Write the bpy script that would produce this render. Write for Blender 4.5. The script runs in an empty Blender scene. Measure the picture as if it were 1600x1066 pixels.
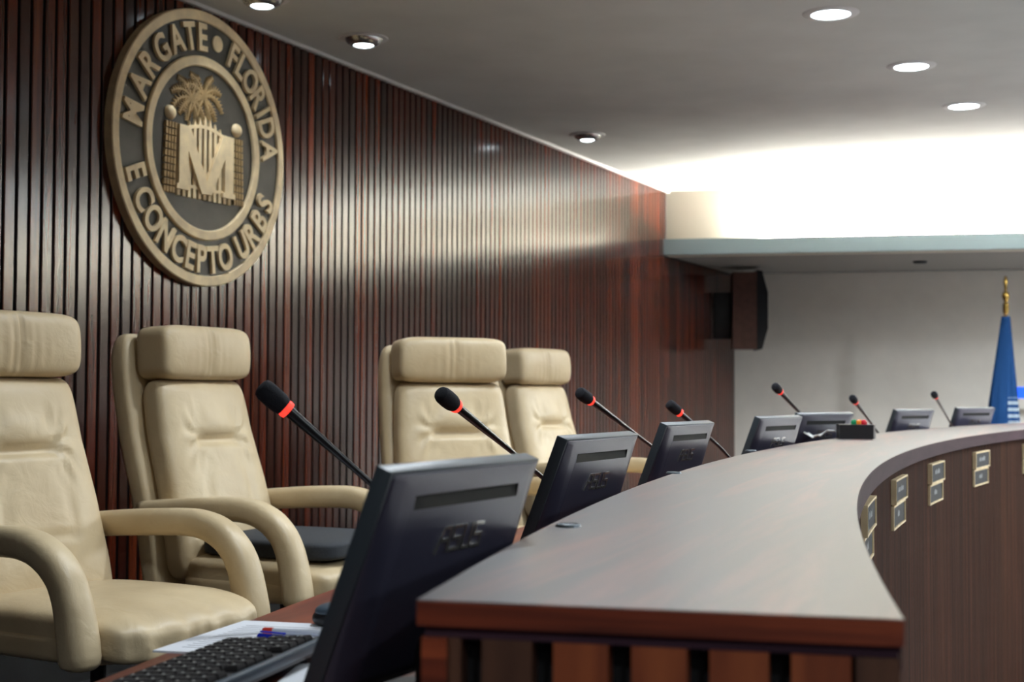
import bpy, bmesh, math, random
from mathutils import Vector, Matrix, Euler
random.seed(7)
C = bpy.context.scene.collection
SC = bpy.context.scene
PI = math.pi

# ------------------------------------------------------------------ camera
cam = bpy.data.cameras.new('camera')
co = bpy.data.objects.new('camera', cam); C.objects.link(co); SC.camera = co
cam.sensor_width = 36.0; cam.lens = 36.0 * 2222 / 1600
cam.clip_start = 0.05; cam.clip_end = 100
_p = math.atan((612 - 533) / 2222.0); _r = math.radians(0.25)
co.location = (0, 0, 1.5)
co.rotation_euler = (Matrix.Rotation(PI / 2 + _p, 3, 'X') @ Matrix.Rotation(_r, 3, 'Z')).to_euler()
cam.dof.use_dof = True; cam.dof.focus_distance = 3.0; cam.dof.aperture_fstop = 6.0

# ------------------------------------------------------------------ world, exposure
wd = bpy.data.worlds.new('world'); SC.world = wd; wd.use_nodes = True
wd.node_tree.nodes['Background'].inputs[0].default_value = (0.6, 0.65, 0.75, 1)
wd.node_tree.nodes['Background'].inputs[1].default_value = 0.05
SC.view_settings.view_transform = 'Standard'; SC.view_settings.look = 'None'
SC.view_settings.gamma = 1; SC.view_settings.use_curve_mapping = False
SC.view_settings.exposure = 0.0
COVE = 3600.0          # emission of the cove tubes
DOWN = 90.0          # watts of each ceiling downlight over the counter
WASH = 24.0          # watts of each wall side eyeball lamp

CEIL = 3.15; DAIS = 0.40; DESK = 1.13; TOP = 1.32

# ------------------------------------------------------------------ materials
def lin(c):
    c = c / 255.0
    return c / 12.92 if c <= 0.04045 else ((c + 0.055) / 1.055) ** 2.4
def rgb(r, g, b): return (lin(r), lin(g), lin(b), 1)
class NT:
    def __init__(s, name):
        s.m = bpy.data.materials.new(name); s.m.use_nodes = True
        s.t = s.m.node_tree; s.b = s.t.nodes['Principled BSDF']
    def n(s, typ, **kw):
        nd = s.t.nodes.new(typ)
        for k, v in kw.items():
            if k.startswith('i_'):
                nd.inputs[k[2:].replace('_', ' ')].default_value = v
            else: setattr(nd, k, v)
        return nd
    def l(s, a, b): s.t.links.new(a, b)
    def bump(s, height, strength, dist=0.01):
        bp = s.n('ShaderNodeBump', i_Strength=strength, i_Distance=dist)
        s.l(height, bp.inputs['Height']); s.l(bp.outputs[0], s.b.inputs['Normal'])
    def coords(s, scale=(1, 1, 1), rot=(0, 0, 0)):
        tc = s.n('ShaderNodeTexCoord'); m0 = s.n('ShaderNodeMapping'); mp = s.n('ShaderNodeMapping')
        m0.inputs['Rotation'].default_value = rot; mp.inputs['Scale'].default_value = scale
        s.l(tc.outputs['Object'], m0.inputs['Vector']); s.l(m0.outputs[0], mp.inputs['Vector']); return mp.outputs[0]
    def ramp(s, fac, stops):
        r = s.n('ShaderNodeValToRGB'); e = r.color_ramp.elements
        while len(e) < len(stops): e.new(0.5)
        for el, (p, c) in zip(e, stops): el.position = p; el.color = c
        s.l(fac, r.inputs[0]); return r.outputs[0]
def plain(name, col, rough=0.5, metal=0.0, coat=0.0, spec=0.5, noise=0.0, nscale=60, bump=0.0, bscale=200):
    t = NT(name); b = t.b
    b.inputs['Base Color'].default_value = col; b.inputs['Roughness'].default_value = rough
    b.inputs['Metallic'].default_value = metal; b.inputs['Coat Weight'].default_value = coat
    b.inputs['Specular IOR Level'].default_value = spec
    if noise:
        nz = t.n('ShaderNodeTexNoise', i_Scale=nscale, i_Detail=4.0); t.l(t.coords(), nz.inputs['Vector'])
        a = tuple(c * (1 - noise) for c in col[:3]) + (1,); d = tuple(min(1, c * (1 + noise)) for c in col[:3]) + (1,)
        t.l(t.ramp(nz.outputs[0], [(0.3, a), (0.7, d)]), b.inputs['Base Color'])
    if bump:
        nz = t.n('ShaderNodeTexNoise', i_Scale=bscale, i_Detail=3.0); t.l(t.coords(), nz.inputs['Vector'])
        t.bump(nz.outputs[0], bump, 0.004)
    return t.m
def emit(name, col, strength):
    t = NT(name); t.b.inputs['Base Color'].default_value = col
    t.b.inputs['Emission Color'].default_value = col; t.b.inputs['Emission Strength'].default_value = strength
    return t.m
def wood(name, dark, mid, light, scale, rot=(0, 0, 0), rough=0.3, coat=0.3, bump=0.05, island=0.0):
    t = NT(name); v = t.coords(scale, rot)
    nz = t.n('ShaderNodeTexNoise', i_Scale=1.0, i_Detail=6.0, i_Roughness=0.6, i_Distortion=0.6); t.l(v, nz.inputs['Vector'])
    c = t.ramp(nz.outputs[0], [(0.32, dark), (0.5, mid), (0.7, light)])
    if island:
        g = t.n('ShaderNodeNewGeometry')
        tint = t.ramp(g.outputs['Random Per Island'], [(0.0, rgb(130, 112, 110)), (0.4, rgb(185, 160, 150)), (0.6, rgb(205, 190, 160)), (0.8, rgb(245, 200, 175)), (1.0, rgb(255, 235, 190))])
        mx = t.n('ShaderNodeMix', data_type='RGBA', blend_type='MULTIPLY'); mx.inputs[0].default_value = island
        t.l(c, mx.inputs[6]); t.l(tint, mx.inputs[7]); c = mx.outputs[2]
    t.l(c, t.b.inputs['Base Color'])
    t.b.inputs['Roughness'].default_value = rough; t.b.inputs['Coat Weight'].default_value = coat
    t.b.inputs['Coat Roughness'].default_value = rough * 0.9
    if bump: t.bump(nz.outputs[0], bump, 0.003)
    return t.m
M = {}
M['slat'] = wood('slat_wood', rgb(62, 26, 13), rgb(88, 38, 19), rgb(116, 54, 27), (26, 26, 1.2), rough=0.175, coat=0.0, bump=0.0, island=1.0)
M['slat'].node_tree.nodes['Principled BSDF'].inputs['Specular IOR Level'].default_value = 0.62
M['counter_wood'] = wood('counter_laminate', rgb(28, 21, 23), rgb(66, 42, 38), rgb(150, 86, 70), (16, 1.1, 16), (0, 0, math.radians(19)), rough=0.31, coat=1.0, bump=0.0)
M['counter_wood'].node_tree.nodes['Principled BSDF'].inputs['Specular IOR Level'].default_value = 0.8
M['counter_wood'].node_tree.nodes['Principled BSDF'].inputs['Coat IOR'].default_value = 2.4
M['edge_wood'] = wood('edge_wood', rgb(70, 28, 18), rgb(112, 48, 28), rgb(146, 68, 38), (3, 3, 60), rough=0.4, coat=0.1)
M['purple_lit_rim'] = wood('purple_lit_rim', rgb(48, 32, 40), rgb(60, 41, 50), rgb(70, 50, 58), (3, 3, 30), rough=0.5, coat=0.0)  # purple cast of the light put into the brown wood colour
M['purple_lit_rim'].node_tree.nodes['Principled BSDF'].inputs['Specular IOR Level'].default_value = 0.06
M['panel_wood'] = wood('fluted_wood', rgb(48, 25, 14), rgb(66, 38, 24), rgb(84, 52, 34), (40, 40, 1.0), rough=0.7, coat=0.0, island=0.55)
M['panel_wood'].node_tree.nodes['Principled BSDF'].inputs['Specular IOR Level'].default_value = 0.1
M['end_slat_a'] = wood('end_slat_brown', rgb(60, 36, 26), rgb(78, 50, 36), rgb(96, 62, 44), (20, 20, 2), rough=0.45, coat=0.0)
M['end_slat_b'] = wood('end_slat_red', rgb(96, 44, 24), rgb(128, 62, 34), rgb(150, 78, 42), (20, 20, 2), rough=0.45, coat=0.0)
M['desk_wood'] = wood('desk_wood', rgb(62, 24, 16), rgb(112, 48, 30), rgb(150, 74, 46), (12, 1.4, 12), (0, 0, math.radians(15)), rough=0.35, coat=0.2, bump=0.0)
M['black'] = plain('black_backing', rgb(14, 13, 14), 0.8)
M['ceiling'] = plain('ceiling_plaster', rgb(203, 204, 198), 0.9, noise=0.05, nscale=3, bump=0.15, bscale=8)
M['plaster'] = plain('beige_plaster', rgb(222, 214, 198), 0.8)
M['grey_wall'] = plain('grey_wall_paint', rgb(242, 235, 224), 0.85, noise=0.03, nscale=6)
M['room_wall'] = plain('room_wall_paint', rgb(120, 116, 116), 0.85)
M['ledge'] = plain('ledge_paint', rgb(134, 152, 160), 0.6)
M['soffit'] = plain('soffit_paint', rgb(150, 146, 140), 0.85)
M['carpet'] = plain('carpet', rgb(150, 149, 150), 0.95, noise=0.3, nscale=120, bump=0.4, bscale=300)
M['dais_carpet'] = plain('dais_carpet', rgb(34, 32, 36), 0.95, noise=0.3, nscale=120, bump=0.4, bscale=300)
M['brass'] = plain('aged_brass', rgb(240, 214, 170), 0.5, metal=0.1, noise=0.18, nscale=14)
M['brass_dim'] = plain('dull_brass', rgb(160, 132, 88), 0.6, metal=0.15, noise=0.3, nscale=40)
M['seal_dark'] = plain('dark_bronze', rgb(62, 60, 54), 0.5, metal=0.35, noise=0.25, nscale=10)
M['gold'] = plain('polished_gold', rgb(212, 176, 96), 0.25, metal=0.9)
M['chrome'] = plain('chrome', rgb(190, 190, 188), 0.2, metal=0.9)
M['monitor'] = plain('monitor_plastic', rgb(54, 54, 70), 0.36, coat=0.0, spec=0.6, bump=0.06, bscale=900)
M['monitor_dark'] = plain('monitor_dark_plastic', rgb(20, 20, 23), 0.45)
M['grommet_metal'] = plain('grommet_metal', rgb(96, 104, 110), 0.4, metal=0.6)
M['slot'] = plain('slot_plastic', rgb(7, 7, 8), 0.7, spec=0.2)
M['bezel'] = plain('bezel_plastic', rgb(52, 60, 66), 0.4)
M['bezel_top'] = M['bezel']
M['screen'] = plain('screen_glass', rgb(12, 14, 18), 0.15)
M['foam'] = plain('black_foam', rgb(22, 23, 30), 0.95, bump=0.5, bscale=700)
M['neck'] = plain('gooseneck_black', rgb(20, 20, 22), 0.3)
M['led'] = emit('red_led_ring', (1.0, 0.05, 0.03, 1), 1.3)
M['rubber'] = plain('black_plastic', rgb(24, 24, 26), 0.45)
M['paper'] = plain('white_paper', rgb(232, 234, 240), 0.8)
M['ink'] = plain('grey_print', rgb(150, 152, 160), 0.8)
M['blue'] = plain('blue_plastic', rgb(28, 48, 190), 0.25)
M['clear'] = plain('clear_barrel', rgb(190, 196, 205), 0.15)
M['red'] = plain('red_plastic', rgb(205, 60, 40), 0.35)
M['slate'] = plain('slate_plastic', rgb(70, 84, 96), 0.35)
M['key'] = plain('key_plastic', rgb(40, 37, 37), 0.75, spec=0.2)
M['legend'] = plain('key_legend', rgb(170, 170, 165), 0.6)
M['plate'] = plain('plate_grey', rgb(44, 44, 46), 0.65, spec=0.2)
M['plate_text'] = plain('plate_lettering', rgb(150, 152, 154), 0.5)
M['pad'] = plain('charcoal_fabric', rgb(44, 47, 52), 0.85, noise=0.15, nscale=150, bump=0.3, bscale=400)
M['pole'] = plain('pole_wood', rgb(120, 92, 50), 0.4)
M['speaker_wood'] = plain('speaker_wood', rgb(92, 60, 50), 0.5, noise=0.2, nscale=20)
M['grille'] = plain('speaker_grille', rgb(22, 22, 25), 0.7, bump=0.5, bscale=500)
M['blue_screen'] = emit('lit_blue_screen', (0.005, 0.10, 1.0, 1), 1.0)
M['lamp'] = emit('lamp_lens', (0.82, 0.93, 1.0, 1), 14.0)
M['tube'] = emit('cove_tube', (1.0, 0.965, 0.89, 1), COVE)
M['trim_white'] = plain('white_trim', rgb(214, 214, 212), 0.5)
M['white_cable'] = plain('white_cable', rgb(215, 215, 212), 0.5)
M['green'] = plain('green_lens', rgb(20, 130, 80), 0.25)
M['orange'] = plain('orange_lens', rgb(235, 130, 30), 0.25)
M['redlens'] = plain('red_lens', rgb(200, 20, 40), 0.25)
def leather():
    t = NT('beige_leather'); v = t.coords()
    n1 = t.n('ShaderNodeTexNoise', i_Scale=5.0, i_Detail=4.0); t.l(v, n1.inputs['Vector'])
    t.l(t.ramp(n1.outputs[0], [(0.3, rgb(190, 168, 132)), (0.7, rgb(210, 190, 154))]), t.b.inputs['Base Color'])
    n2 = t.n('ShaderNodeTexNoise', i_Scale=14.0, i_Detail=5.0, i_Roughness=0.55, i_Distortion=0.8); t.l(v, n2.inputs['Vector'])
    t.b.inputs['Roughness'].default_value = 0.42; t.b.inputs['Specular IOR Level'].default_value = 0.45
    t.bump(n2.outputs[0], 0.35, 0.008); return t.m
M['leather'] = leather()
def flagmat():
    t = NT('flag_cloth'); v = t.coords((1, 1, 1))
    sp = t.n('ShaderNodeSeparateXYZ'); t.l(v, sp.inputs[0])
    # pale striped emblem low on the cloth
    w = t.n('ShaderNodeMath', operation='MULTIPLY'); w.inputs[1].default_value = 120.0; t.l(sp.outputs[2], w.inputs[0])
    s = t.n('ShaderNodeMath', operation='SINE'); t.l(w.outputs[0], s.inputs[0])
    g = t.n('ShaderNodeMath', operation='GREATER_THAN'); g.inputs[1].default_value = 0.0; t.l(s.outputs[0], g.inputs[0])
    a = t.n('ShaderNodeMath', operation='LESS_THAN'); a.inputs[1].default_value = 1.47; t.l(sp.outputs[2], a.inputs[0])
    b = t.n('ShaderNodeMath', operation='GREATER_THAN'); b.inputs[1].default_value = -0.01; t.l(sp.outputs[0], b.inputs[0])
    b2 = t.n('ShaderNodeMath', operation='LESS_THAN'); b2.inputs[1].default_value = 0.10; t.l(sp.outputs[0], b2.inputs[0])
    cur = g.outputs[0]
    for o in (a, b, b2):
        m = t.n('ShaderNodeMath', operation='MULTIPLY'); t.l(cur, m.inputs[0]); t.l(o.outputs[0], m.inputs[1]); cur = m.outputs[0]
    mx = t.n('ShaderNodeMix', data_type='RGBA'); mx.inputs[6].default_value = rgb(12, 46, 88); mx.inputs[7].default_value = rgb(140, 152, 162)
    t.l(cur, mx.inputs[0]); t.l(mx.outputs[2], t.b.inputs['Base Color']); t.b.inputs['Roughness'].default_value = 0.8; t.b.inputs['Specular IOR Level'].default_value = 0.1
    return t.m
M['flag'] = flagmat()

# ------------------------------------------------------------------ mesh builder
class MB:
    def __init__(s): s.b = bmesh.new()
    def take(s, tmp):               # move a finished temporary bmesh into this one
        me = bpy.data.meshes.new('tmp'); tmp.to_mesh(me); tmp.free(); s.b.from_mesh(me); bpy.data.meshes.remove(me); return s
    def box(s, c, size, rot=None, bevel=0.0, seg=2):
        q = bmesh.new(); bmesh.ops.create_cube(q, size=1.0)
        for v in q.verts: v.co = Vector((v.co.x * size[0], v.co.y * size[1], v.co.z * size[2]))
        if bevel: bmesh.ops.bevel(q, geom=list(q.edges), offset=bevel, segments=seg, affect='EDGES', profile=0.5)
        mt = Matrix.Translation(c) @ (rot.to_4x4() if rot is not None else Matrix.Identity(4))
        for v in q.verts: v.co = mt @ v.co
        return s.take(q)
    def ring(s, pts): return [s.b.verts.new(p) for p in pts]
    def bridge(s, rings, closed=True, caps=True, loop=False):
        n = len(rings[0])
        rr = rings + [rings[0]] if loop else rings
        for a, b in zip(rr[:-1], rr[1:]):
            for i in range(n if closed else n - 1):
                j = (i + 1) % n
                try: s.b.faces.new((a[i], a[j], b[j], b[i]))
                except ValueError: pass
        if caps and not loop:
            s.b.faces.new(list(reversed(rings[0]))); s.b.faces.new(rings[-1])
        return s
    def tube(s, path, rad, n=10, ex=2.0, flat=None, up=(1, 0, 0), caps=True):
        P = [Vector(p) for p in path]; rings = []
        for i, p in enumerate(P):
            d = (P[min(i + 1, len(P) - 1)] - P[max(i - 1, 0)]).normalized()
            u = Vector(up); u = (u - d * u.dot(d))
            if u.length < 1e-4: u = Vector((0, 1, 0)) - d * d.y
            u.normalize(); v = d.cross(u)
            r = rad[i] if isinstance(rad, (list, tuple)) else rad
            fl = flat if flat else 1.0; pts = []
            for k in range(n):
                a = 2 * PI * k / n; ca, sa = math.cos(a), math.sin(a)
                x = math.copysign(abs(ca) ** (2 / ex), ca); y = math.copysign(abs(sa) ** (2 / ex), sa)
                pts.append(p + u * (x * r) + v * (y * r * fl))
            rings.append(s.ring(pts))
        return s.bridge(rings, caps=caps)
    def lathe(s, prof, n=32, mt=None):
        mt = mt or Matrix.Identity(4); rings = []
        for r, z in prof:
            rings.append(s.ring([mt @ Vector((r * math.cos(2 * PI * k / n), r * math.sin(2 * PI * k / n), z)) for k in range(n)]))
        return s.bridge(rings)
    def prism(s, pts, y0, y1):      # polygon in x,z extruded along y
        a = s.ring([(x, y0, z) for x, z in pts]); b = s.ring([(x, y1, z) for x, z in pts])
        return s.bridge([a, b])
    def prismz(s, pts, z0, z1):
        a = s.ring([(x, y, z0) for x, y in pts]); b = s.ring([(x, y, z1) for x, y in pts])
        return s.bridge([a, b])
    def superbox(s, c, half, ex=5.0, n=14, fn=None):
        q = bmesh.new(); bmesh.ops.create_cube(q, size=2.0)
        bmesh.ops.subdivide_edges(q, edges=list(q.edges), cuts=n, use_grid_fill=True)
        for v in q.verts:
            x, y, z = v.co
            k = (abs(x) ** ex + abs(y) ** ex + abs(z) ** ex) ** (1 / ex)
            p = Vector((x / k * half[0], y / k * half[1], z / k * half[2]))
            if fn: p = fn(p, (x / k, y / k, z / k))
            v.co = p + Vector(c)
        return s.take(q)
    def add_mesh(s, me, mt):
        n0 = len(s.b.verts); s.b.from_mesh(me); s.b.verts.ensure_lookup_table()
        for v in s.b.verts[n0:]: v.co = mt @ v.co
        return s
    def xform(s, mt):
        for v in s.b.verts: v.co = mt @ v.co
        return s
    def build(s, name, mat, parent=None, smooth=True, angle=35):
        bmesh.ops.recalc_face_normals(s.b, faces=s.b.faces)
        me = bpy.data.meshes.new(name)
        if smooth:
            lim = math.radians(angle)
            for f in s.b.faces: f.smooth = True
            for e in s.b.edges:
                if len(e.link_faces) == 2 and e.calc_face_angle(0) > lim: e.smooth = False
        s.b.to_mesh(me); s.b.free()
        me.materials.append(M[mat] if isinstance(mat, str) else mat)
        o = bpy.data.objects.new(name, me); C.objects.link(o)
        if parent: o.parent = parent
        return o
def tag(o, label, cat, group=None):
    o['label'] = label; o['category'] = cat
    if group: o['group'] = group
    return o
def thing(name, label, cat, loc=(0, 0, 0), rz=0.0, group=None):
    o = bpy.data.objects.new(name, None); C.objects.link(o); o.empty_display_size = 0.1
    o.location = loc; o.rotation_euler = (0, 0, rz)
    return tag(o, label, cat, group)
def struct(o): o['kind'] = 'structure'; return o
def dup(root, loc, rz, label):
    r = root.copy(); C.objects.link(r); r.location = loc; r.rotation_euler = (0, 0, rz); r['label'] = label
    for ch in list(root.children):
        c = ch.copy(); C.objects.link(c); c.parent = r
        for g in list(ch.children):
            d = g.copy(); C.objects.link(d); d.parent = c
    return r
_tx = {}
def glyph(ch, bold=0.0):
    if (ch, bold) in _tx: return _tx[(ch, bold)]
    cu = bpy.data.curves.new('glyph', 'FONT'); cu.body = ch; cu.align_x = 'CENTER'; cu.size = 1.0
    cu.offset = bold; cu.extrude = 0.5; cu.resolution_u = 6
    ob = bpy.data.objects.new('glyph', cu); C.objects.link(ob)
    dg = bpy.context.evaluated_depsgraph_get(); dg.update()
    me = bpy.data.meshes.new_from_object(ob.evaluated_get(dg))
    bpy.data.objects.remove(ob); bpy.data.curves.remove(cu)
    xs = [v.co.x for v in me.vertices]; ys = [v.co.y for v in me.vertices]
    cx, cy = (min(xs) + max(xs)) / 2, (min(ys) + max(ys)) / 2; h = max(ys) - min(ys)
    for v in me.vertices: v.co = Vector(((v.co.x - cx) / h, (v.co.y - cy) / h, v.co.z))   # height 1, centred
    _tx[(ch, bold)] = me; return me

# ------------------------------------------------------------------ room frames
WO = Vector((-1.21396, 6.33488, 0)); WD = Vector((0.42349, 0.90590, 0)); WN = Vector((0.90590, -0.42349, 0))
WROT = math.atan2(WD.y, WD.x)            # local x runs along the slatted wall, local -y faces the room
def wall_pt(a, off=0.0, z=0.0): return WO + WD * a + WN * off + Vector((0, 0, z))
BD = Vector((0.9740, -0.2268, 0)); BN = Vector((-0.2268, -0.9740, 0))    # back wall direction, normal to the room
BROT = math.atan2(BD.y, BD.x)
UP0 = Vector((1.2616, 11.6304, 0)); LO0 = Vector((2.0954, 13.4140, 0)); LE0 = Vector((1.2077, 11.5152, 0))
ARC = Vector((17.594, -1.888)); R0 = 17.544
def arc(r, a): return (ARC.x - (R0 + r) * math.cos(a), ARC.y + (R0 + r) * math.sin(a))
def arc_a(y, r=0.0): return math.asin((y - ARC.y) / (R0 + r))
def arc_tan(a): return math.atan2(math.cos(a), math.sin(a))   # heading of increasing a

# ------------------------------------------------------------------ setting
struct(MB().box((3.2, 4.0, -0.05), (22, 21, 0.1)).build('floor', 'carpet'))
poly = [arc(0.06, a) for a in [i * 0.04 for i in range(-5, 17)]]
poly = [(x, y) for x, y in poly if True]
pa = [wall_pt(7.9, 0.0), wall_pt(-11.0, 0.0)]
poly2 = poly + [(p.x, p.y) for p in pa]
struct(MB().prismz(poly2, 0.0, DAIS).build('floor_dais', 'dais_carpet'))
struct(MB().box((3.2, 4.0, CEIL + 0.05), (22, 21, 0.1)).build('ceiling', 'ceiling'))
# slatted wall
mb = MB(); PITCH = 0.0627; a = -11.0
while a < 7.80:
    z1 = CEIL - 0.02 if a < 5.80 else 2.60
    w_, d_ = 0.0247, 0.018
    pts = [(-w_, 0.001), (-w_, -d_ + 0.003), (-w_ + 0.003, -d_), (w_ - 0.003, -d_), (w_, -d_ + 0.003), (w_, 0.001)]
    lo = mb.ring([(a + x, y, DAIS) for x, y in pts]); hi = mb.ring([(a + x, y, z1) for x, y in pts])
    n0 = len(mb.b.faces); mb.bridge([lo, hi]); mb.b.faces.ensure_lookup_table()
    mb.b.faces[n0].material_index = 1; mb.b.faces[n0 + 4].material_index = 1; a += PITCH
sl = mb.build('wall_left_slats', 'slat', smooth=False); sl.data.materials.append(M['black'])
wl = MB().box((-1.6, 0.05, CEIL / 2), (18.9, 0.098, CEIL)).build('wall_left', 'black')
struct(wl); wl.location = WO; wl.rotation_euler = (0, 0, WROT); sl.parent = wl; sl.name = 'slats'
o = struct(MB().box((-2.6, -0.008, CEIL - 0.009), (16.9, 0.045, 0.016)).build('trim_1', 'trim_white')); o.location = WO; o.rotation_euler = (0, 0, WROT)
o = struct(MB().box((-1.6, -0.014, DAIS + 0.10), (18.8, 0.028, 0.20)).build('dark_strip_left', 'black')); o.location = WO; o.rotation_euler = (0, 0, WROT)  # black strip added along the foot of the slatted wall
# back of the room
def bframe(o, org): o.location = org; o.rotation_euler = (0, 0, BROT); return struct(o)
bframe(MB().box((6.1, 0.05, (2.615 + CEIL) / 2), (12.4, 0.1, CEIL - 2.615)).build('wall_back_upper', 'plaster'), UP0)
bframe(MB().box((5.6, 0.05, 1.31), (11.6, 0.1, 2.62)).build('wall_back', 'grey_wall'), LO0)
bframe(MB().box((6.3, 1.0, 2.64), (12.9, 1.96, 0.045)).build('ceiling_soffit', 'soffit'), LE0)
bframe(MB().box((6.25, 0.010, 2.678), (12.5, 0.020, 0.128)).build('trim_2', 'ledge'), LE0)
struct(MB().box((13.05, 3.5, CEIL / 2), (0.1, 19, CEIL)).build('wall_right', 'room_wall'))
struct(MB().box((3.2, -4.55, CEIL / 2), (22, 0.1, CEIL)).build('wall_front', 'room_wall'))

# cove tubes behind the ledge lip
for k in range(9):
    x0 = 0.80 + k * 1.25
    t = MB().tube([(x0, 0, 0), (x0 + 1.2, 0, 0)], 0.012, 10, up=(0, 0, 1)).build('fluorescent_tube', 'tube')
    t.location = LE0 - BN * 0.092 + Vector((0, 0, 2.721)); t.rotation_euler = (0, 0, BROT)
    tag(t, 'white fluorescent tube lying hidden in the light trough on the pale ledge', 'light tube', 'cove light tubes')

# ------------------------------------------------------------------ ceiling lamps
def spot(name, loc, aim, watts, size, blend=0.6, r=0.06, col=(0.86, 0.94, 1.0)):
    l = bpy.data.lights.new(name, 'SPOT'); l.energy = watts; l.spot_size = math.radians(size); l.spot_blend = blend
    l.shadow_soft_size = r; l.color = col
    o = bpy.data.objects.new(name, l); C.objects.link(o); o.location = loc
    o.rotation_euler = (Vector(aim) - Vector(loc)).to_track_quat('-Z', 'Y').to_euler(); return o
def downlight(x, y, label):
    t = thing('ceiling_downlight', label, 'ceiling light', (x, y, CEIL), 0, 'downlights over the counter')
    MB().lathe([(0.080, -0.001), (0.086, -0.008), (0.118, -0.004), (0.122, -0.0005), (0.122, 0.004), (0.080, 0.004)], 40).build('trim_ring', 'trim_white', t)
    MB().lathe([(0.0005, -0.0065), (0.055, -0.0072), (0.086, -0.0045), (0.086, 0.003), (0.0005, 0.003)], 40).build('lens', 'lamp', t)
    s = spot('lamp_light', (0, 0, -0.03), (0, 0, -1), DOWN, 150, 0.8, 0.07); s.parent = t
    return t
def eyeball(x, y, label):
    t = thing('eyeball_light', label, 'ceiling light', (x, y, CEIL), 0, 'eyeball lamps along the slatted wall')
    MB().lathe([(0.088, -0.001), (0.092, -0.006), (0.114, -0.004), (0.116, -0.0005), (0.116, 0.004), (0.088, 0.004)], 36).build('trim_ring', 'trim_white', t)
    MB().lathe([(0.09, 0.003), (0.088, -0.006), (0.078, -0.022), (0.062, -0.034), (0.05, -0.036), (0.046, -0.020), (0.0005, -0.016)], 32).build('eyeball', 'chrome', t)
    MB().lathe([(0.0005, -0.040), (0.03, -0.038), (0.046, -0.028), (0.046, -0.018), (0.0005, -0.018)], 28).build('bulb', 'lamp', t)
    s = spot('lamp_light', (0, 0, -0.05), tuple(WN * -0.0 + Vector((0, 0, -1))), WASH, 110, 0.9, 0.05); s.parent = t
    return t
dl = [(1.380, 6.130), (2.007, 7.115), (2.584, 8.098)]
for (x, y), s in zip(dl, ('largest and nearest of the three round white downlights above the counter',
                          'middle of the three round white downlights above the counter',
                          'farthest and smallest of the three round downlights, nearest the bright cove')):
    downlight(x, y, s)
for (x, y), s in zip([(-1.058, 5.93), (-0.701, 6.604), (0.479, 9.084)], ('eyeball ceiling lamp above the bronze seal, cut by the picture top',
                     'eyeball ceiling lamp just right of the bronze seal, near the slats', 'small far eyeball ceiling lamp over the middle of the slatted wall')):
    eyeball(x, y, s)
# unseen spots added to brighten the room; a few carry on the downlight row
for (x, y) in [(0.75, 5.14), (0.13, 4.16), (0.15, 2.9), (3.2, 9.08), (3.4, 4.2), (2.2, 1.4), (5.2, 6.4), (0.6, -1.0), (-1.2, -0.4), (0.4, -2.4), (5.2, 9.0), (5.6, 8.0), (6.9, 9.4), (7.5, 6.8), (4.6, 7.4), (6.0, 3.6), (8.6, 4.6), (5.0, 1.0), (9.6, 8.0)]:
    s = spot('fill_spot', (x, y, CEIL - 0.03), (x, y, 0), DOWN * (2.7 if x > 3.5 else 1.0), 172 if x > 3.5 else 150, 0.5 if x > 3.5 else 0.8, 0.07)
d = MB().lathe([(0.0005, -0.02), (0.045, -0.02), (0.055, -0.012), (0.06, 0.0)], 24).build('smoke_detector', 'rubber')
d.location = (3.45, 12.0, 2.6175); tag(d, 'small dark round sensor under the pale soffit', 'sensor')

# ------------------------------------------------------------------ the counter
A0 = arc_a(1.16); A1 = arc_a(9.9)
def wid(a):                           # counter depth along the arc
    y = ARC.y + R0 * math.sin(a)
    return 0.405 + 0.045 * max(0.0, min(1.0, (y - 1.2) / 8.0))
def sector(mb, r0, r1, z0, z1, a0, a1, n=90, skew=(0.0, 0.0)):
    rings = []
    for i in range(n + 1):
        a = a0 + (a1 - a0) * i / n
        q0 = r0(a) if callable(r0) else r0; q1 = r1(a) if callable(r1) else r1
        aa0, aa1 = a, a
        if i == 0: aa0, aa1 = a + skew[0], a + skew[1]
        p, q = arc(q0, aa0), arc(q1, aa1)
        rings.append(mb.ring([(p[0], p[1], z0), (q[0], q[1], z0), (q[0], q[1], z1), (p[0], p[1], z1)]))
    return mb.bridge(rings)
SK0 = arc_a(1.140) - A0; SK1 = arc_a(1.236, 0.41) - A0
ct = thing('council_counter', 'long curved wooden council counter with glossy top and slatted end', 'counter', (0, 0, DAIS))
dz = Matrix.Translation((0, 0, -DAIS))
sector(MB(), 0.0, wid, TOP - 0.0015, TOP, A0, A1, skew=(SK0, SK1)).xform(dz).build('countertop', 'counter_wood', ct)
sector(MB(), 0.0, wid, TOP - 0.022, TOP - 0.0015, A0, A1, skew=(SK0, SK1)).xform(dz).build('top_edge', 'edge_wood', ct)
sector(MB(), 0.004, lambda a: wid(a) - 0.006, TOP - 0.032, TOP - 0.022, A0 + 0.0003, A1, skew=(SK0, SK1)).xform(dz).build('under_rail', 'purple_lit_rim', ct)
sector(MB(), -0.0015, 0.02, TOP - 0.048, TOP - 0.002, A0 + 0.0012, A1).xform(dz).build('front_rail', 'purple_lit_rim', ct)
sector(MB(), 0.042, lambda a: wid(a) - 0.02, 0.0, TOP - 0.032, A0 + 0.006, A1).xform(dz).build('carcass', 'black', ct)
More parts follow.
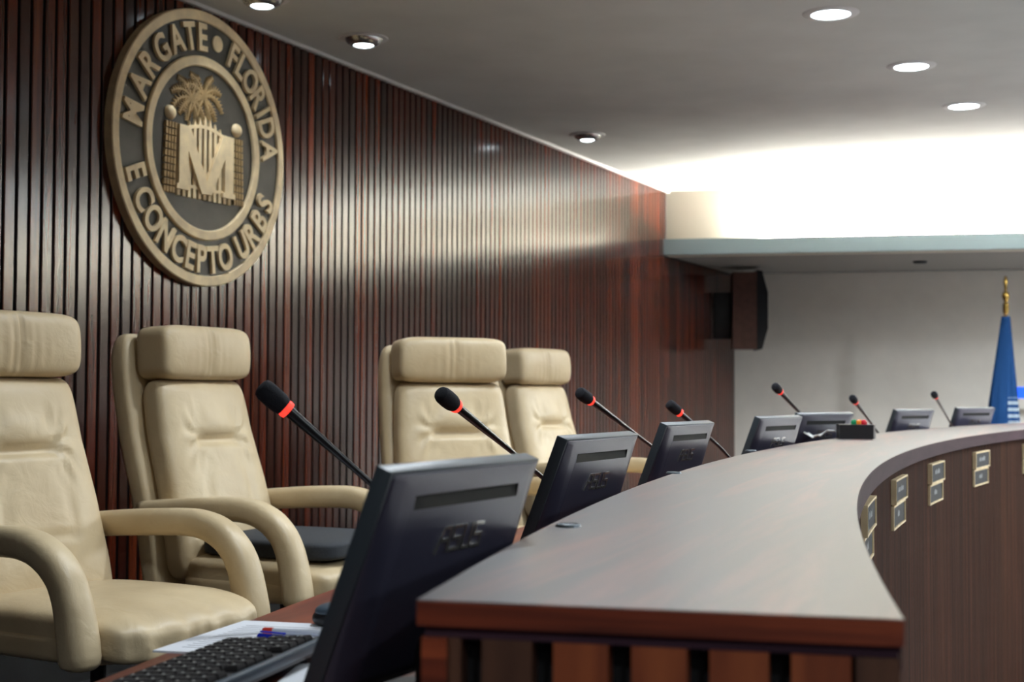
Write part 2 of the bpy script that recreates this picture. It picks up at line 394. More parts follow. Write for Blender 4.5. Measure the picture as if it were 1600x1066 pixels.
# fluted curved front
mb = MB(); a = A0 + 0.0045; st = 0.0265 / R0
while a < A1:
    p = [arc(0.042, a - st * 0.30), arc(0.026, a - st * 0.29), arc(0.024, a - st * 0.2), arc(0.024, a + st * 0.2), arc(0.026, a + st * 0.29), arc(0.042, a + st * 0.30)]
    n0 = len(mb.b.faces); mb.bridge([mb.ring([(x, y, 0.0) for x, y in p]), mb.ring([(x, y, TOP - 0.045) for x, y in p])]); mb.b.faces.ensure_lookup_table()
    mb.b.faces[n0].material_index = 1; mb.b.faces[n0 + 4].material_index = 1; a += st
mb.xform(dz).build('fluted_front', 'panel_wood', ct, smooth=False).data.materials.append(M['black'])
# near end: line from front corner E0 to back corner E1
E0 = Vector(arc(0.0, A0 + SK0)); E1 = Vector(arc(wid(A0), A0 + SK1)); ED = (E1 - E0); EL = ED.length; ED.normalize()
EN = Vector((ED.y, -ED.x))
if EN.y > 0: EN = -EN
def endbox(s0, s1, z0, z1, d0, d1, nm, mt):
    q = [E0 + ED * s0 - EN * d0, E0 + ED * s1 - EN * d0, E0 + ED * s1 - EN * d1, E0 + ED * s0 - EN * d1]
    return MB().prismz([(p.x, p.y) for p in q], z0, z1).xform(dz).build(nm, mt, ct, smooth=False)
zt = TOP - 0.032
endbox(0.004, EL - 0.006, 0.0, zt, 0.030, 0.075, 'end_backing', 'black')
endbox(EL - 0.0265, EL - 0.004, 0.0, zt, 0.001, 0.030, 'end_post', 'edge_wood')
xs = [(690, 721, 'end_slat_a'), (756, 838, 'end_slat_a'), (873, 961, 'end_slat_b'), (998, 1085, 'end_slat_b'), (1120, 1210, 'end_slat_b'), (1244, 1333, 'end_slat_b'), (1340, 1404, 'end_slat_a')]
for x0, x1, mt in xs:
    s0 = (1410 - x1) / 760 * EL; s1 = (1410 - x0) / 760 * EL
    o = endbox(s0, s1, 0.0, zt, 0.006, 0.030, 'end_slat', mt)
    if mt == 'end_slat_b': o['label'] = 'reddish brown slat'

# lower work desk behind the counter
dk = thing('work_desk', 'dark red wooden work desk running behind the raised counter', 'desk', (0, 0, DAIS))
sector(MB(), lambda a: wid(a) - 0.018, 0.95, DESK - 0.03, DESK, arc_a(0.9, 0.5), A1, n=90).xform(dz).build('desktop', 'desk_wood', dk)
sector(MB(), 0.946, 0.954, DESK - 0.045, DESK - 0.004, arc_a(0.9, 0.5), A1, n=90).xform(dz).build('front_edge', 'edge_wood', dk)
for a in [arc_a(y, 0.6) for y in (0.95, 3.0, 5.2, 7.4, 9.6)]:
    q = [arc(0.50, a), arc(0.90, a), arc(0.90, a + 0.0015), arc(0.50, a + 0.0015)]
    MB().prismz(q, DAIS, DESK - 0.03).xform(dz).build('support_panel', 'edge_wood', dk, smooth=False)

# cable grommets
for (x, y), s in zip([(0.0763, 1.908), (0.360, 3.162), (0.737, 4.389)], ('nearest round metal grommet set in the countertop, beside the nearest monitor',
                     'round metal grommet in the countertop in front of the third nearest monitor', 'farthest small metal grommet in the countertop, left of the timer box')):
    g = MB().lathe([(0.0005, 0.0032), (0.009, 0.0034), (0.0095, 0.0022), (0.0125, 0.0022), (0.013, 0.004), (0.016, 0.0034), (0.0175, 0.0)], 28).build('grommet', 'grommet_metal')
    g.location = (x, y, TOP); tag(g, s, 'grommet', 'grommets along the countertop')

# ------------------------------------------------------------------ name plates on the fluted front
def plate_bm(a, wdt, z0, z1, d0, d1, inset):
    da = wdt / 2 / R0; q = []
    r0, r1 = 0.024 - d0, 0.024 - d1
    mb = MB(); sector(mb, r1, r0, z0 + inset, z1 - inset, a - da + inset / R0, a + da - inset / R0, n=6); return mb
marks = {0: [5, 6], 1: [6, 5]}
def name_plate(a, z0, z1, upper, lab):
    wdt = 0.345; x, y = arc(0.024, a)
    t = thing('name_plate', lab, 'name plate', (x, y, z0), 0, 'brass framed plates on the counter front')
    mv = Matrix.Translation((-x, -y, -z0)); dp = 0.016 if upper else 0.009
    plate_bm(a, wdt, z0, z1, 0.0, dp - 0.004, 0.006).xform(mv).build('plate', 'plate', t, smooth=False)
    fr = MB(); da = wdt / 2 / R0; e = 0.0055
    for (s0, s1, h0, h1) in ((-da, da, z1 - e, z1), (-da, da, z0, z0 + e), (-da, -da + e / R0, z0 + e, z1 - e), (da - e / R0, da, z0 + e, z1 - e)):
        sector(fr, 0.024 - dp, 0.024, h0, h1, a + s0, a + s1, n=6 if s1 - s0 > da else 1)
    fr.xform(mv).build('frame', 'brass', t, smooth=False)
    tx = MB(); zc = (z0 + z1) / 2 + 0.004; random.seed(int(a * 1e4) + int(z0 * 1000))
    wds = (random.randint(3, 5), random.randint(4, 6)) if upper else (random.randint(4, 6),)
    tot = sum(wds) + len(wds) - 1; s = -tot * 0.0135 / 2
    for wn in wds:
        for k in range(wn):
            hh = random.choice((0.009, 0.012, 0.0085)); ac = a - (s + 0.005) / R0 * -1
            sector(tx, 0.024 - dp + 0.0032, 0.024 - dp + 0.006, zc - 0.009, zc - 0.009 + hh * 1.5, ac - 0.0045 / R0, ac + 0.0045 / R0, n=1); s += 0.0135
        s += 0.0135
    tx.xform(mv).build('lettering', 'plate_text', t, smooth=False)
for a, w_ in zip([arc_a(y, 0.024) for y in (3.44, 4.392, 5.351, 6.388, 7.43)], ('pair nearest the counter bend', 'second pair from the counter bend', 'third pair from the counter bend', 'fourth pair from the counter bend', 'pair at the right picture edge')):
    name_plate(a, 1.168, 1.242, True, 'grey name plate in raised brass frame, upper of the ' + w_)
    name_plate(a, 1.092, 1.164, False, 'grey name plate in thin brass frame, lower of the ' + w_)

# ------------------------------------------------------------------ monitors
MW, MH, TILT = 0.36, 0.272, math.radians(21)
def monitor(P1, P2, label, first=[None], logo=True):
    P1 = Vector(P1); P2 = Vector(P2); e = (P2 - P1).normalized()
    bk = Vector((e.y, -e.x, 0)); mid = P1 + e * (MW / 2) + bk * 0.012
    zc = mid.z - DESK
    h = MH; base_z = zc - h * math.cos(TILT)
    pos = mid - bk * (h * math.sin(TILT)); rz = math.atan2(-e.y, -e.x)
    loc = (pos.x, pos.y, DESK)
    if first[0]:
        return dup(first[0], loc, rz, label)
    t = thing('desktop_monitor', label, 'monitor', loc, rz, 'monitors along the council desk'); first[0] = t
    T = Matrix.Translation((0, 0, base_z)) @ Matrix.Rotation(-TILT, 4, 'X')
    MB().box((0, -0.004, h / 2), (MW, 0.022, h), bevel=0.002, seg=2).xform(T).build('bezel', 'bezel', t)
    MB().box((0, -0.0152, h / 2 + 0.006), (MW - 0.03, 0.001, h - 0.04)).xform(T).build('screen', 'screen', t, smooth=False)
    # back shell with recessed vent slot; the back slopes out from the thin top edge
    def warp(mb):
        for v in mb.b.verts:
            z = v.co.z; z1 = h - 0.043
            g = 0.08 + 0.30 * (h - z) / 0.043 if z > z1 else 0.38 + 0.62 * min(1.0, (z1 - z) / (z1 - 0.04))
            v.co.y = 0.0075 + (v.co.y - 0.0075) * g
        return mb.xform(T)
    mb = MB()
    def rr(x, z0, z1, y, r=0.012, n=5):
        pts = []
        for cx, cz, a0 in ((x - r, z1 - r, 0), (-x + r, z1 - r, PI / 2), (-x + r, z0 + r, PI), (x - r, z0 + r, 1.5 * PI)):
            for k in range(n): 
                a = a0 + PI / 2 * k / (n - 1); pts.append((cx + r * math.cos(a), y, cz + r * math.sin(a)))
        return pts
    W2 = MW / 2; rings = []
    for ins, y in ((0.004, 0.006), (0.0045, 0.010), (0.008, 0.017), (0.016, 0.025), (0.024, 0.0300), (0.030, 0.0318)):
        rings.append(mb.ring(rr(W2 - ins, 0.004 + ins * 1.2, h - 0.003 - ins * 0.02, y, 0.005 + ins * 0.1)))
    mb.bridge(rings, caps=False)
    # flat back with a hole, built as a grid fan of rectangles
    sx, sz0, sz1 = 0.126, h - 0.043, h - 0.027
    yb = 0.0322
    outer = rings[-1]
    hole = mb.ring([(sx, yb, sz1), (-sx, yb, sz1), (-sx, yb, sz0), (sx, yb, sz0)])
    n = 5
    for q in range(4):
        for k in range(n - 1): mb.b.faces.new((outer[q * n + k], outer[q * n + k + 1], hole[q]))
        j = (q + 1) % 4
        mb.b.faces.new((outer[q * n + n - 1], outer[(j * n)], hole[j], hole[q]))
    warp(mb).build('back_shell', 'monitor', t, angle=40)
    mb = MB()      # recess: deep at the top, floor slopes out to the lower lip
    mb.b.faces.new(mb.ring([(sx, yb - 0.016, sz1), (-sx, yb - 0.016, sz1), (-sx, yb, sz0), (sx, yb, sz0)]))
    mb.b.faces.new(mb.ring([(sx, yb, sz1), (-sx, yb, sz1), (-sx, yb - 0.016, sz1), (sx, yb - 0.016, sz1)]))
    for s in (1, -1): mb.b.faces.new(mb.ring([(s * sx, yb, sz1), (s * sx, yb - 0.016, sz1), (s * sx, yb, sz0)]))
    warp(mb).build('vent_slot', 'slot', t, smooth=False)
    # maker's lettering, A S U S in square strokes cut by a mid line; read from behind so x is flipped
    lg = MB(); lw, lh = 0.022, 0.032; zl = h - 0.084; d0, d1 = yb - 0.002, yb + 0.003
    def P(x, z): return (-x, z)
    def st(pts): lg.prism([P(x, zl + z) for x, z in pts], d0, d1)
    x = -0.046; k = 0.0042
    st([(x - 0.010, -lh / 2), (x - 0.005, -lh / 2), (x + 0.008, lh / 2), (x + 0.003, lh / 2)])
    st([(x + 0.004, lh / 2), (x + 0.022, lh / 2), (x + 0.022, lh / 2 - k), (x + 0.004, lh / 2 - k)])
    st([(x + 0.0175, -lh / 2), (x + 0.022, -lh / 2), (x + 0.022, lh / 2 - k), (x + 0.0175, lh / 2 - k)])
    st([(x + 0.001, 0.0015), (x + 0.0175, 0.0015), (x + 0.0175, -0.0028), (x - 0.001, -0.0028)])
    def ess(x):
        for z0, z1 in ((lh / 2 - k, lh / 2), (-k / 2, k / 2), (-lh / 2, -lh / 2 + k)): st([(x, z0), (x + lw, z0), (x + lw, z1), (x, z1)])
        st([(x, k / 2), (x + k, k / 2), (x + k, lh / 2 - k), (x, lh / 2 - k)])
        st([(x + lw - k, -lh / 2 + k), (x + lw, -lh / 2 + k), (x + lw, -k / 2), (x + lw - k, -k / 2)])
    ess(x + 0.026)
    xu = x + 0.052
    st([(xu, -lh / 2), (xu + lw, -lh / 2), (xu + lw, -lh / 2 + k), (xu, -lh / 2 + k)])
    for q in (0, lw - k): st([(xu + q, -lh / 2 + k), (xu + q + k, -lh / 2 + k), (xu + q + k, lh / 2), (xu + q, lh / 2)])
    ess(x + 0.078)
    warp(lg).build('maker_logo', 'chrome', t, smooth=False)
    q = MB(); q.box((0, 0.058, 0.012), (0.10, 0.06, 0.024), bevel=0.006); q.box((0, 0.060, 0.05), (0.07, 0.028, 0.08), bevel=0.006)
    q.xform(Matrix.Translation((0, 0.0, 0.0))).build('stand_neck', 'monitor_dark', t)
    MB().superbox((0, 0.03, 0.008), (0.105, 0.085, 0.008), 4, 8).build('stand_base', 'monitor_dark', t)
    return t
ML = [((-0.141, 1.500, 1.417), (0.037, 1.858, 1.417), 'nearest and largest black monitor, seen from behind at the counter end'),
      ((0.083, 2.550, 1.427), (0.256, 2.910, 1.427), 'second nearest black monitor, just beyond the largest one'),
      ((0.387, 3.700, 1.427), (0.575, 4.054, 1.427), 'third nearest black monitor, standing right of the far beige chair'),
      ((0.812, 4.750, 1.431), (1.038, 5.080, 1.431), 'black monitor against the grey wall, overlapping the frontal one left of the timer box'),
      ((1.136, 5.700, 1.433), (1.442, 5.958, 1.433), 'black monitor directly behind the timer box, partly hidden by its neighbour'),
      ((1.903, 7.10, 1.440), (2.196, 7.372, 1.440), 'black monitor standing right of the timer box, second from the right'),
      ((2.570, 8.25, 1.435), (2.885, 8.480, 1.435), 'rightmost and farthest black monitor, in front of the flag')]
mons = [monitor(*m) for m in ML]

# ------------------------------------------------------------------ gooseneck microphones
def microphone(head, base, rise, label, tilt=None):
    H = Vector(head); B = Vector(base)
    t = thing('gooseneck_microphone', label, 'microphone', (B.x, B.y, DESK), 0, 'gooseneck microphones on the council desk')
    h = H - Vector((B.x, B.y, DESK))                 # centre of foam in local space
    k = Vector((0, 0, rise)); end = h
    pts = [Vector((0, 0, 0.03)), Vector((0, 0, rise * 0.55))]
    ax = (tilt or (h - k).normalized())
    neck_end = h - ax * 0.030
    p0, p1, p2, p3 = Vector((0, 0, rise * 0.55)), Vector((0, 0, rise)), k + (neck_end - k) * 0.25, neck_end
    for i in range(1, 17):
        u = i / 16; pts.append(p0 * (1 - u) ** 3 + p1 * 3 * u * (1 - u) ** 2 + p2 * 3 * u * u * (1 - u) + p3 * u ** 3)
    R = [0.0052] * (len(pts) - 4) + [0.0055, 0.0066, 0.0082, 0.0095]
    MB().tube(pts, R, 12).build('gooseneck', 'neck', t)
    ax = (pts[-1] - pts[-2]).normalized()
    rot = ax.to_track_quat('Z', 'Y').to_matrix().to_4x4()
    mt = Matrix.Translation(neck_end) @ rot
    MB().lathe([(0.0095, -0.001), (0.0135, 0.0), (0.0142, 0.004), (0.0140, 0.010), (0.010, 0.011)], 24, mt).build('light_ring', 'led', t)
    MB().lathe([(0.009, 0.008), (0.0146, 0.0095), (0.0172, 0.020), (0.0178, 0.036), (0.0172, 0.051), (0.0150, 0.0575), (0.010, 0.0605), (0.0005, 0.0615)], 24, mt).build('foam_windscreen', 'foam', t)
    b = MB().superbox((0, 0, 0.016), (0.045, 0.055, 0.016), 5, 6); b.box((0, 0, 0.036), (0.022, 0.022, 0.014), bevel=0.003)
    b.build('base', 'rubber', t)
    return t
microphone((-0.375, 2.25, 1.487), (-0.09, 2.33, DESK), 0.10, 'nearest gooseneck microphone with red ring, in front of the second chair')
microphone((-0.122, 2.75, 1.483), (0.17, 3.18, DESK), 0.10, 'red ringed gooseneck microphone in front of the wide frontal chair back')
microphone((0.200, 3.88, 1.487), (0.57, 4.32, DESK), 0.10, 'red ringed gooseneck microphone behind the second nearest monitor')
microphone((0.535, 4.68, 1.447), (0.765, 4.83, DESK), 0.14, 'low leaning gooseneck microphone behind the third nearest monitor')
microphone((1.055, 5.65, 1.515), (1.41, 6.20, DESK), 0.12, 'gooseneck microphone rising behind the monitor next to the timer box')
microphone((1.567, 6.52, 1.469), (1.85, 7.02, DESK), 0.12, 'gooseneck microphone against the grey wall, right of the timer box')
microphone((2.172, 7.31, 1.490), (2.53, 8.05, DESK), 0.12, 'rightmost gooseneck microphone with red ring, left of the farthest monitor')

# ------------------------------------------------------------------ chairs
def back_profile(z):                    # y of the back's front plane at height z
    pts = [(0.40, 0.175), (0.50, 0.200), (0.62, 0.222), (0.78, 0.262), (0.95, 0.315), (1.10, 0.348), (1.20, 0.362), (1.34, 0.368)]
    for (z0, y0), (z1, y1) in zip(pts, pts[1:]):
        if z <= z1:
            u = (z - z0) / (z1 - z0); return y0 + (y1 - y0) * u
    return pts[-1][1]
def bump1(x, s): return math.exp(-(x / s) ** 2)
def slab(z0, z1, hw, off, ht, ex=5.0, nz=60, nc=64, front=None, pw=6.0):
    """padded slab that follows the back profile: off = centre offset behind the front plane, ht = half thickness"""
    mb = MB(); rings = []
    for i in range(nz + 1):
        s = math.sin((i / nz - 0.5) * PI)            # -1..1, dense near the ends
        s = max(-0.9995, min(0.9995, s)); z = (z0 + z1) / 2 + s * (z1 - z0) / 2
        k = (1 - abs(s) ** pw) ** (1 / pw); kt = (1 - abs(s) ** (pw * 1.6)) ** (1 / 2.0)
        sl = (back_profile(z + 0.02) - back_profile(z - 0.02)) / 0.04
        nv = Vector((0, 1, -sl)).normalized(); c = Vector((0, back_profile(z) + off, z)); v = (z - z0) / (z1 - z0)
        w = hw(v) if callable(hw) else hw; pts = []
        for q in range(nc):
            a = 2 * PI * q / nc; ca, sa = math.cos(a), math.sin(a)
            x = math.copysign(abs(ca) ** (2 / ex), ca); y = math.copysign(abs(sa) ** (2 / ex), sa)
            wx = w * (1 - (1 - k) * 0.55) ; p = c + Vector((x * wx, 0, 0)) + nv * (y * ht * max(kt, 0.05))
            if front and y < 0: p -= nv * (front(x, v) * min(1, -y * 1.5) * (1 if kt > 0.3 else kt / 0.3))
            pts.append(p)
        rings.append(mb.ring(pts))
    return mb.bridge(rings)
def cushion_relief(u, v):
    band = lambda x, a, b, s: 1 / (1 + math.exp(-(x - a) / s)) * 1 / (1 + math.exp((x - b) / s))
    au = abs(u); d = 0.012 * (1 - u * u) * (1 - (2 * v - 1) ** 4)
    d -= 0.026 * bump1(v - 0.66, 0.022) * band(u, -0.42, 0.42, 0.03)
    d += 0.013 * bump1(v - 0.75, 0.06) * bump1(u, 0.34)
    d -= 0.010 * bump1(au - 0.42, 0.05) * band(v, 0.64, 0.82, 0.03)
    d -= 0.007 * bump1(au - 0.46, 0.05) * band(v, 0.24, 0.62, 0.03)
    d -= 0.007 * bump1(v - 0.30, 0.022) * band(u, -0.48, 0.48, 0.03)
    for s in (-1, 1):
        dx, dv = (u - s * 0.42), (v - 0.67) * 1.5; r = math.hypot(dx, dv); th = math.atan2(dv, dx * s)
        if dx * s > -0.05: d += 0.0065 * math.cos(th * 9) * math.exp(-((r - 0.16) / 0.12) ** 2)
    return d
def make_chair(label):
    t = thing('executive_chair', label, 'office chair', (0, 0, DAIS), 0, 'beige leather chairs behind the council desk')
    slab(0.40, 1.285, lambda v: 0.278 - 0.028 * v, 0.135, 0.050, ex=4.5, front=None, pw=9).build('back_shell', 'leather', t, angle=180)
    slab(0.50, 1.134, lambda v: 0.264 - 0.042 * v, 0.035, 0.062, ex=4.0, nz=90, nc=110, front=cushion_relief, pw=10).build('back_cushion', 'leather', t, angle=180)
    def hr(p, q):
        u = q[0]; d = 0.013 * bump1(u - 0.012 * math.sin(q[2] * 3), 0.030) + 0.004 * bump1(abs(u) - 0.10, 0.03) + 0.003 * math.sin(u * 40) * math.exp(-(u / 0.3) ** 2) * (1 if q[2] < 0 else 0.5)
        if p.y < 0: p = p + Vector((0, d * (1 - abs(q[2]) ** 4) , 0)); p.y -= 0.012 * (1 - q[2] ** 2)
        return p
    h = MB().superbox((0, 0, 0), (0.228, 0.072, 0.090), 6.5, 56, hr)
    h.xform(Matrix.Translation((0, back_profile(1.22) + 0.020, 1.222)) @ Matrix.Rotation(math.radians(-3), 4, 'X')).build('headrest', 'leather', t, angle=180)
    def seat(p, q):
        p = p.copy(); p.z += 0.016 * (1 - q[0] ** 2) * (1 - q[1] ** 2) * (1 if q[2] > 0 else 0)
        if q[1] < -0.3: p.z -= 0.03 * ((-q[1] - 0.3) / 0.7) ** 2
        f = max(0.0, -q[1] - 0.55) / 0.45
        p.y += 0.006 * f * math.sin(q[0] * 23 + math.sin(q[0] * 7) * 2) * (1 - abs(q[2]))
        p.z += 0.003 * f * math.sin(q[0] * 17 + 1)
        return p
    MB().superbox((0, -0.055, 0.524), (0.268, 0.300, 0.056), 5.5, 34, seat).build('seat', 'leather', t, angle=180)
    MB().superbox((0, -0.02, 0.488), (0.272, 0.275, 0.044), 5.0, 14).build('seat_shell', 'leather', t, angle=180)
    for s in (1, -1):
        P = [(0.335, 0.715), (0.25, 0.722), (0.12, 0.732), (0.0, 0.738), (-0.06, 0.737), (-0.115, 0.726), (-0.165, 0.700), (-0.205, 0.660), (-0.228, 0.610), (-0.242, 0.55), (-0.249, 0.515), (-0.254, 0.480), (-0.256, 0.465), (-0.256, 0.457)]
        Rr = [0.038, 0.040, 0.041, 0.041, 0.041, 0.0415, 0.042, 0.042, 0.043, 0.045, 0.046, 0.046, 0.042, 0.030]
        pts = []; rad = []
        for i in range(len(P) - 1):
            for k in range(4):
                u = k / 4; pts.append((s * 0.302, P[i][0] * (1 - u) + P[i + 1][0] * u, P[i][1] * (1 - u) + P[i + 1][1] * u)); rad.append(Rr[i] * (1 - u) + Rr[i + 1] * u)
        pts.append((s * 0.302, *P[-1])); rad.append(Rr[-1])
        for _ in range(3):
            q = [Vector(p) for p in pts]; pts = [q[0]] + [(q[i - 1] + q[i] * 2 + q[i + 1]) / 4 for i in range(1, len(q) - 1)] + [q[-1]]
        MB().tube(pts, rad, 24, ex=2.8, flat=0.92).build('armrest', 'leather', t, angle=180)
    MB().lathe([(0.028, 0.075), (0.030, 0.20), (0.020, 0.20), (0.020, 0.43), (0.09, 0.45)], 20).build('gas_column', 'rubber', t)
    for k in range(5):
        a = 2 * PI * k / 5 + 0.3; c, s_ = math.cos(a), math.sin(a)
        MB().tube([(0.02 * c, 0.02 * s_, 0.085), (0.17 * c, 0.17 * s_, 0.085), (0.31 * c, 0.31 * s_, 0.07)], [0.026, 0.022, 0.016], 12, up=(0, 0, 1)).build('leg', 'rubber', t)
        cm = Matrix.Translation((0.31 * c, 0.31 * s_, 0.029)) @ Matrix.Rotation(a, 4, 'Z') @ Matrix.Rotation(PI / 2, 4, 'X') @ Matrix.Translation((0, 0, -0.02))
        MB().lathe([(0.006, 0), (0.026, 0.001), (0.028, 0.006), (0.028, 0.034), (0.026, 0.039), (0.006, 0.04)], 18, cm).build('caster', 'rubber', t)
    return t
def place(px, depth, ang, off=0.35):    # the middle of the headrest stands at image column px at this distance
    F = Vector((math.sin(ang), -math.cos(ang))); x = (px - 800) / 2222 * depth
    return (x + F.x * off, depth + F.y * off, DAIS)
R_ = math.radians
c1 = make_chair('beige leather chair at the left picture edge, nearest the keyboard')
c1.location = place(15, 3.85, R_(60)); c1.rotation_euler = (0, 0, R_(60))
c2p = place(316, 4.78, R_(64))
dup(c1, c2p, R_(64), 'beige leather chair holding a charcoal seat pad, below the bronze seal')
dup(c1, place(706, 5.65, R_(24)), R_(24), 'beige leather chair turned to the front, its wide back behind a microphone')
dup(c1, place(846, 7.05, R_(56)), R_(56), 'farthest beige leather chair, narrow back behind the frontal one')
# seat pad on the second chair
def padfn(p, q): p = p.copy(); p.z += 0.010 * (1 - q[0] ** 2) * (1 - q[1] ** 2); return p
sp = MB().superbox((0, 0, 0.032), (0.232, 0.250, 0.031), 7, 14, padfn).build('seat_pad', 'pad', angle=180)
sp.location = (c2p[0] + math.sin(R_(64)) * 0.06, c2p[1] - math.cos(R_(64)) * 0.06, DAIS + 0.578); sp.rotation_euler = (0, 0, R_(64))
tag(sp, 'charcoal fabric seat pad lying on the second beige chair', 'cushion')

# ------------------------------------------------------------------ things on the near desk
kt = thing('keyboard', 'black computer keyboard lying in front of the nearest monitor', 'keyboard', (-0.386, 1.785, DESK), math.atan2(0.2455, 0.0641))
# local x runs along the keyboard away from the camera, local +y towards the seat, the back (-y) stands higher
KX, KY = 0.23, 0.082
TK = Matrix.Translation((0, 0, 0.014)) @ Matrix.Rotation(math.radians(-5), 4, 'X')
MB().box((0, 0, 0), (2 * KX, 2 * KY, 0.018), bevel=0.005).xform(TK).build('body', 'rubber', kt)
MB().box((0, -KY + 0.004, 0.004), (2 * KX - 0.01, 0.012, 0.016), bevel=0.004).xform(TK).build('rear_rim', 'slate', kt)
for s in (-1, 1): MB().box((s * 0.18, -KY + 0.015, 0.006), (0.03, 0.012, 0.012), bevel=0.002).build('foot', 'rubber', kt)
ky = MB(); ky.bridge([ky.ring([(x * w, y * w, z) for x, y in ((-1, -1), (1, -1), (1, 1), (-1, 1))]) for w, z in ((0.0083, 0.0), (0.0080, 0.004), (0.0066, 0.0075))])
k0 = ky.build('key', 'key', kt, smooth=False); lgm = MB().box((0, 0.001, 0.0077), (0.0032, 0.0022, 0.0006)).build('legend', 'legend', k0, smooth=False)
first = True
for r in range(6):
    for c in range(16):
        x = -0.205 + c * 0.0262 + (r % 3) * 0.003; y = -0.058 + r * 0.0222
        if r == 0 and c in (1, 6, 11): continue
        p = TK @ Vector((x, y, 0.009))
        if first: k = k0; first = False
        else:
            k = k0.copy(); C.objects.link(k); k.parent = kt
            g = lgm.copy(); C.objects.link(g); g.parent = k
        k.location = p; k.rotation_euler = (math.radians(-5), 0, 0); k.scale = (1.42, 1.18, 1.0)

def sheet(name, corners, z, label, lines=0):
    cx = sum(p[0] for p in corners) / 4; cy = sum(p[1] for p in corners) / 4
    t = thing(name, label, 'paper', (cx, cy, z))
    MB().prismz([(x - cx, y - cy) for x, y in corners], 0.0, 0.003).build('sheets', 'paper', t, smooth=False)
    if lines:
        mb = MB(); A, B, D = [Vector(corners[i]) - Vector((cx, cy)) for i in (0, 1, 3)]; u, v = B - A, D - A; random.seed(3)
        for i in range(lines):
            f = 0.12 + 0.76 * i / lines; s0 = A + v * f + u * 0.1; s1 = A + v * f + u * random.uniform(0.4, 0.9); w = v.normalized() * 0.0016
            mb.prismz([(p.x, p.y) for p in (s0, s1, s1 + w, s0 + w)], 0.003, 0.0033)
        mb.build('printed_lines', 'ink', t, smooth=False)
    return t
sheet('paper_stack', [(-0.505, 2.02), (-0.245, 1.965), (-0.190, 2.225), (-0.425, 2.285)], DESK, 'stack of white printed sheets on the desk beyond the keyboard', 14)
sheet('paper_note', [(-0.300, 1.70), (-0.235, 1.70), (-0.235, 1.93), (-0.285, 1.93)], DESK, 'corner of a white sheet under the nearest monitor, beside the keyboard')
def pen(P, Q, label, blue):
    P, Q = Vector(P), Vector(Q); d = (Q - P).normalized(); rot = d.to_track_quat('Z', 'Y').to_matrix().to_4x4(); L = (Q - P).length
    t = thing('ballpoint_pen', label, 'pen', P)
    MB().lathe([(0.003, 0.012), (0.0048, 0.013), (0.0048, L - 0.02), (0.002, L - 0.004), (0.0006, L)], 14, rot).build('barrel', 'clear', t)
    cl = 0.055 if blue else 0.016
    MB().lathe([(0.0008, -0.002), (0.0042, 0.0), (0.0056, 0.002), (0.0058, cl), (0.003, cl + 0.001)], 16, rot).build('cap', 'blue' if blue else 'red', t)
    if blue: MB().box((0.0, 0.0, 0.0), (0.004, 0.0025, 0.045), bevel=0.001).xform(rot @ Matrix.Translation((0, 0.008, 0.026))).build('clip', 'blue', t)
    return t
zp = DESK + 0.003 + 0.006
pen((-0.370, 2.100, zp), (-0.262, 2.045, zp), 'blue capped pen lying on the white sheets', True)
pen((-0.372, 2.150, zp), (-0.235, 2.115, zp), 'clear pen with red end lying behind the blue pen', False)
ms = thing('computer_mouse', 'slate and black computer mouse peeking from behind the nearest monitor', 'mouse', (-0.275, 2.27, DESK), math.radians(70))
MB().superbox((0, 0, 0.014), (0.052, 0.031, 0.014), 2.6, 10).build('body', 'rubber', ms, angle=180)
MB().superbox((-0.012, 0, 0.024), (0.036, 0.026, 0.012), 2.4, 10).build('top_shell', 'slate', ms, angle=180)

# ------------------------------------------------------------------ timer box on the counter
tb = thing('speech_timer', 'small black timer box with three coloured lights on the countertop', 'timer', (1.372, 5.62, TOP), math.radians(-14))
MB().prismz([(-0.075, -0.05), (0.055, -0.05), (0.062, 0.05), (-0.09, 0.07)], 0.0, 0.056).build('case', 'rubber', tb, smooth=False)
for x, m_, s in ((-0.020, 'green', 'green lens'), (-0.001, 'orange', 'orange lens'), (0.018, 'redlens', 'red lens')):
    o = MB().lathe([(0.0125, 0.055), (0.0125, 0.062), (0.011, 0.070), (0.006, 0.075), (0.0005, 0.076)], 18, Matrix.Translation((x, 0.01, 0))).build('lens', m_, tb); o['label'] = s
cb = MB().tube([(1.29, 5.70, TOP + 0.028), (1.255, 5.66, TOP + 0.03), (1.225, 5.66, TOP + 0.012), (1.205, 5.70, TOP + 0.005), (1.195, 5.76, TOP + 0.02), (1.19, 5.79, TOP + 0.042), (1.178, 5.78, TOP + 0.045), (1.178, 5.73, TOP + 0.02), (1.20, 5.68, TOP + 0.005), (1.215, 5.76, TOP + 0.004), (1.25, 5.86, TOP + 0.004)], 0.0045, 10).build('power_cable', 'white_cable')
tag(cb, 'white cable looping out of the back of the timer box', 'cable')

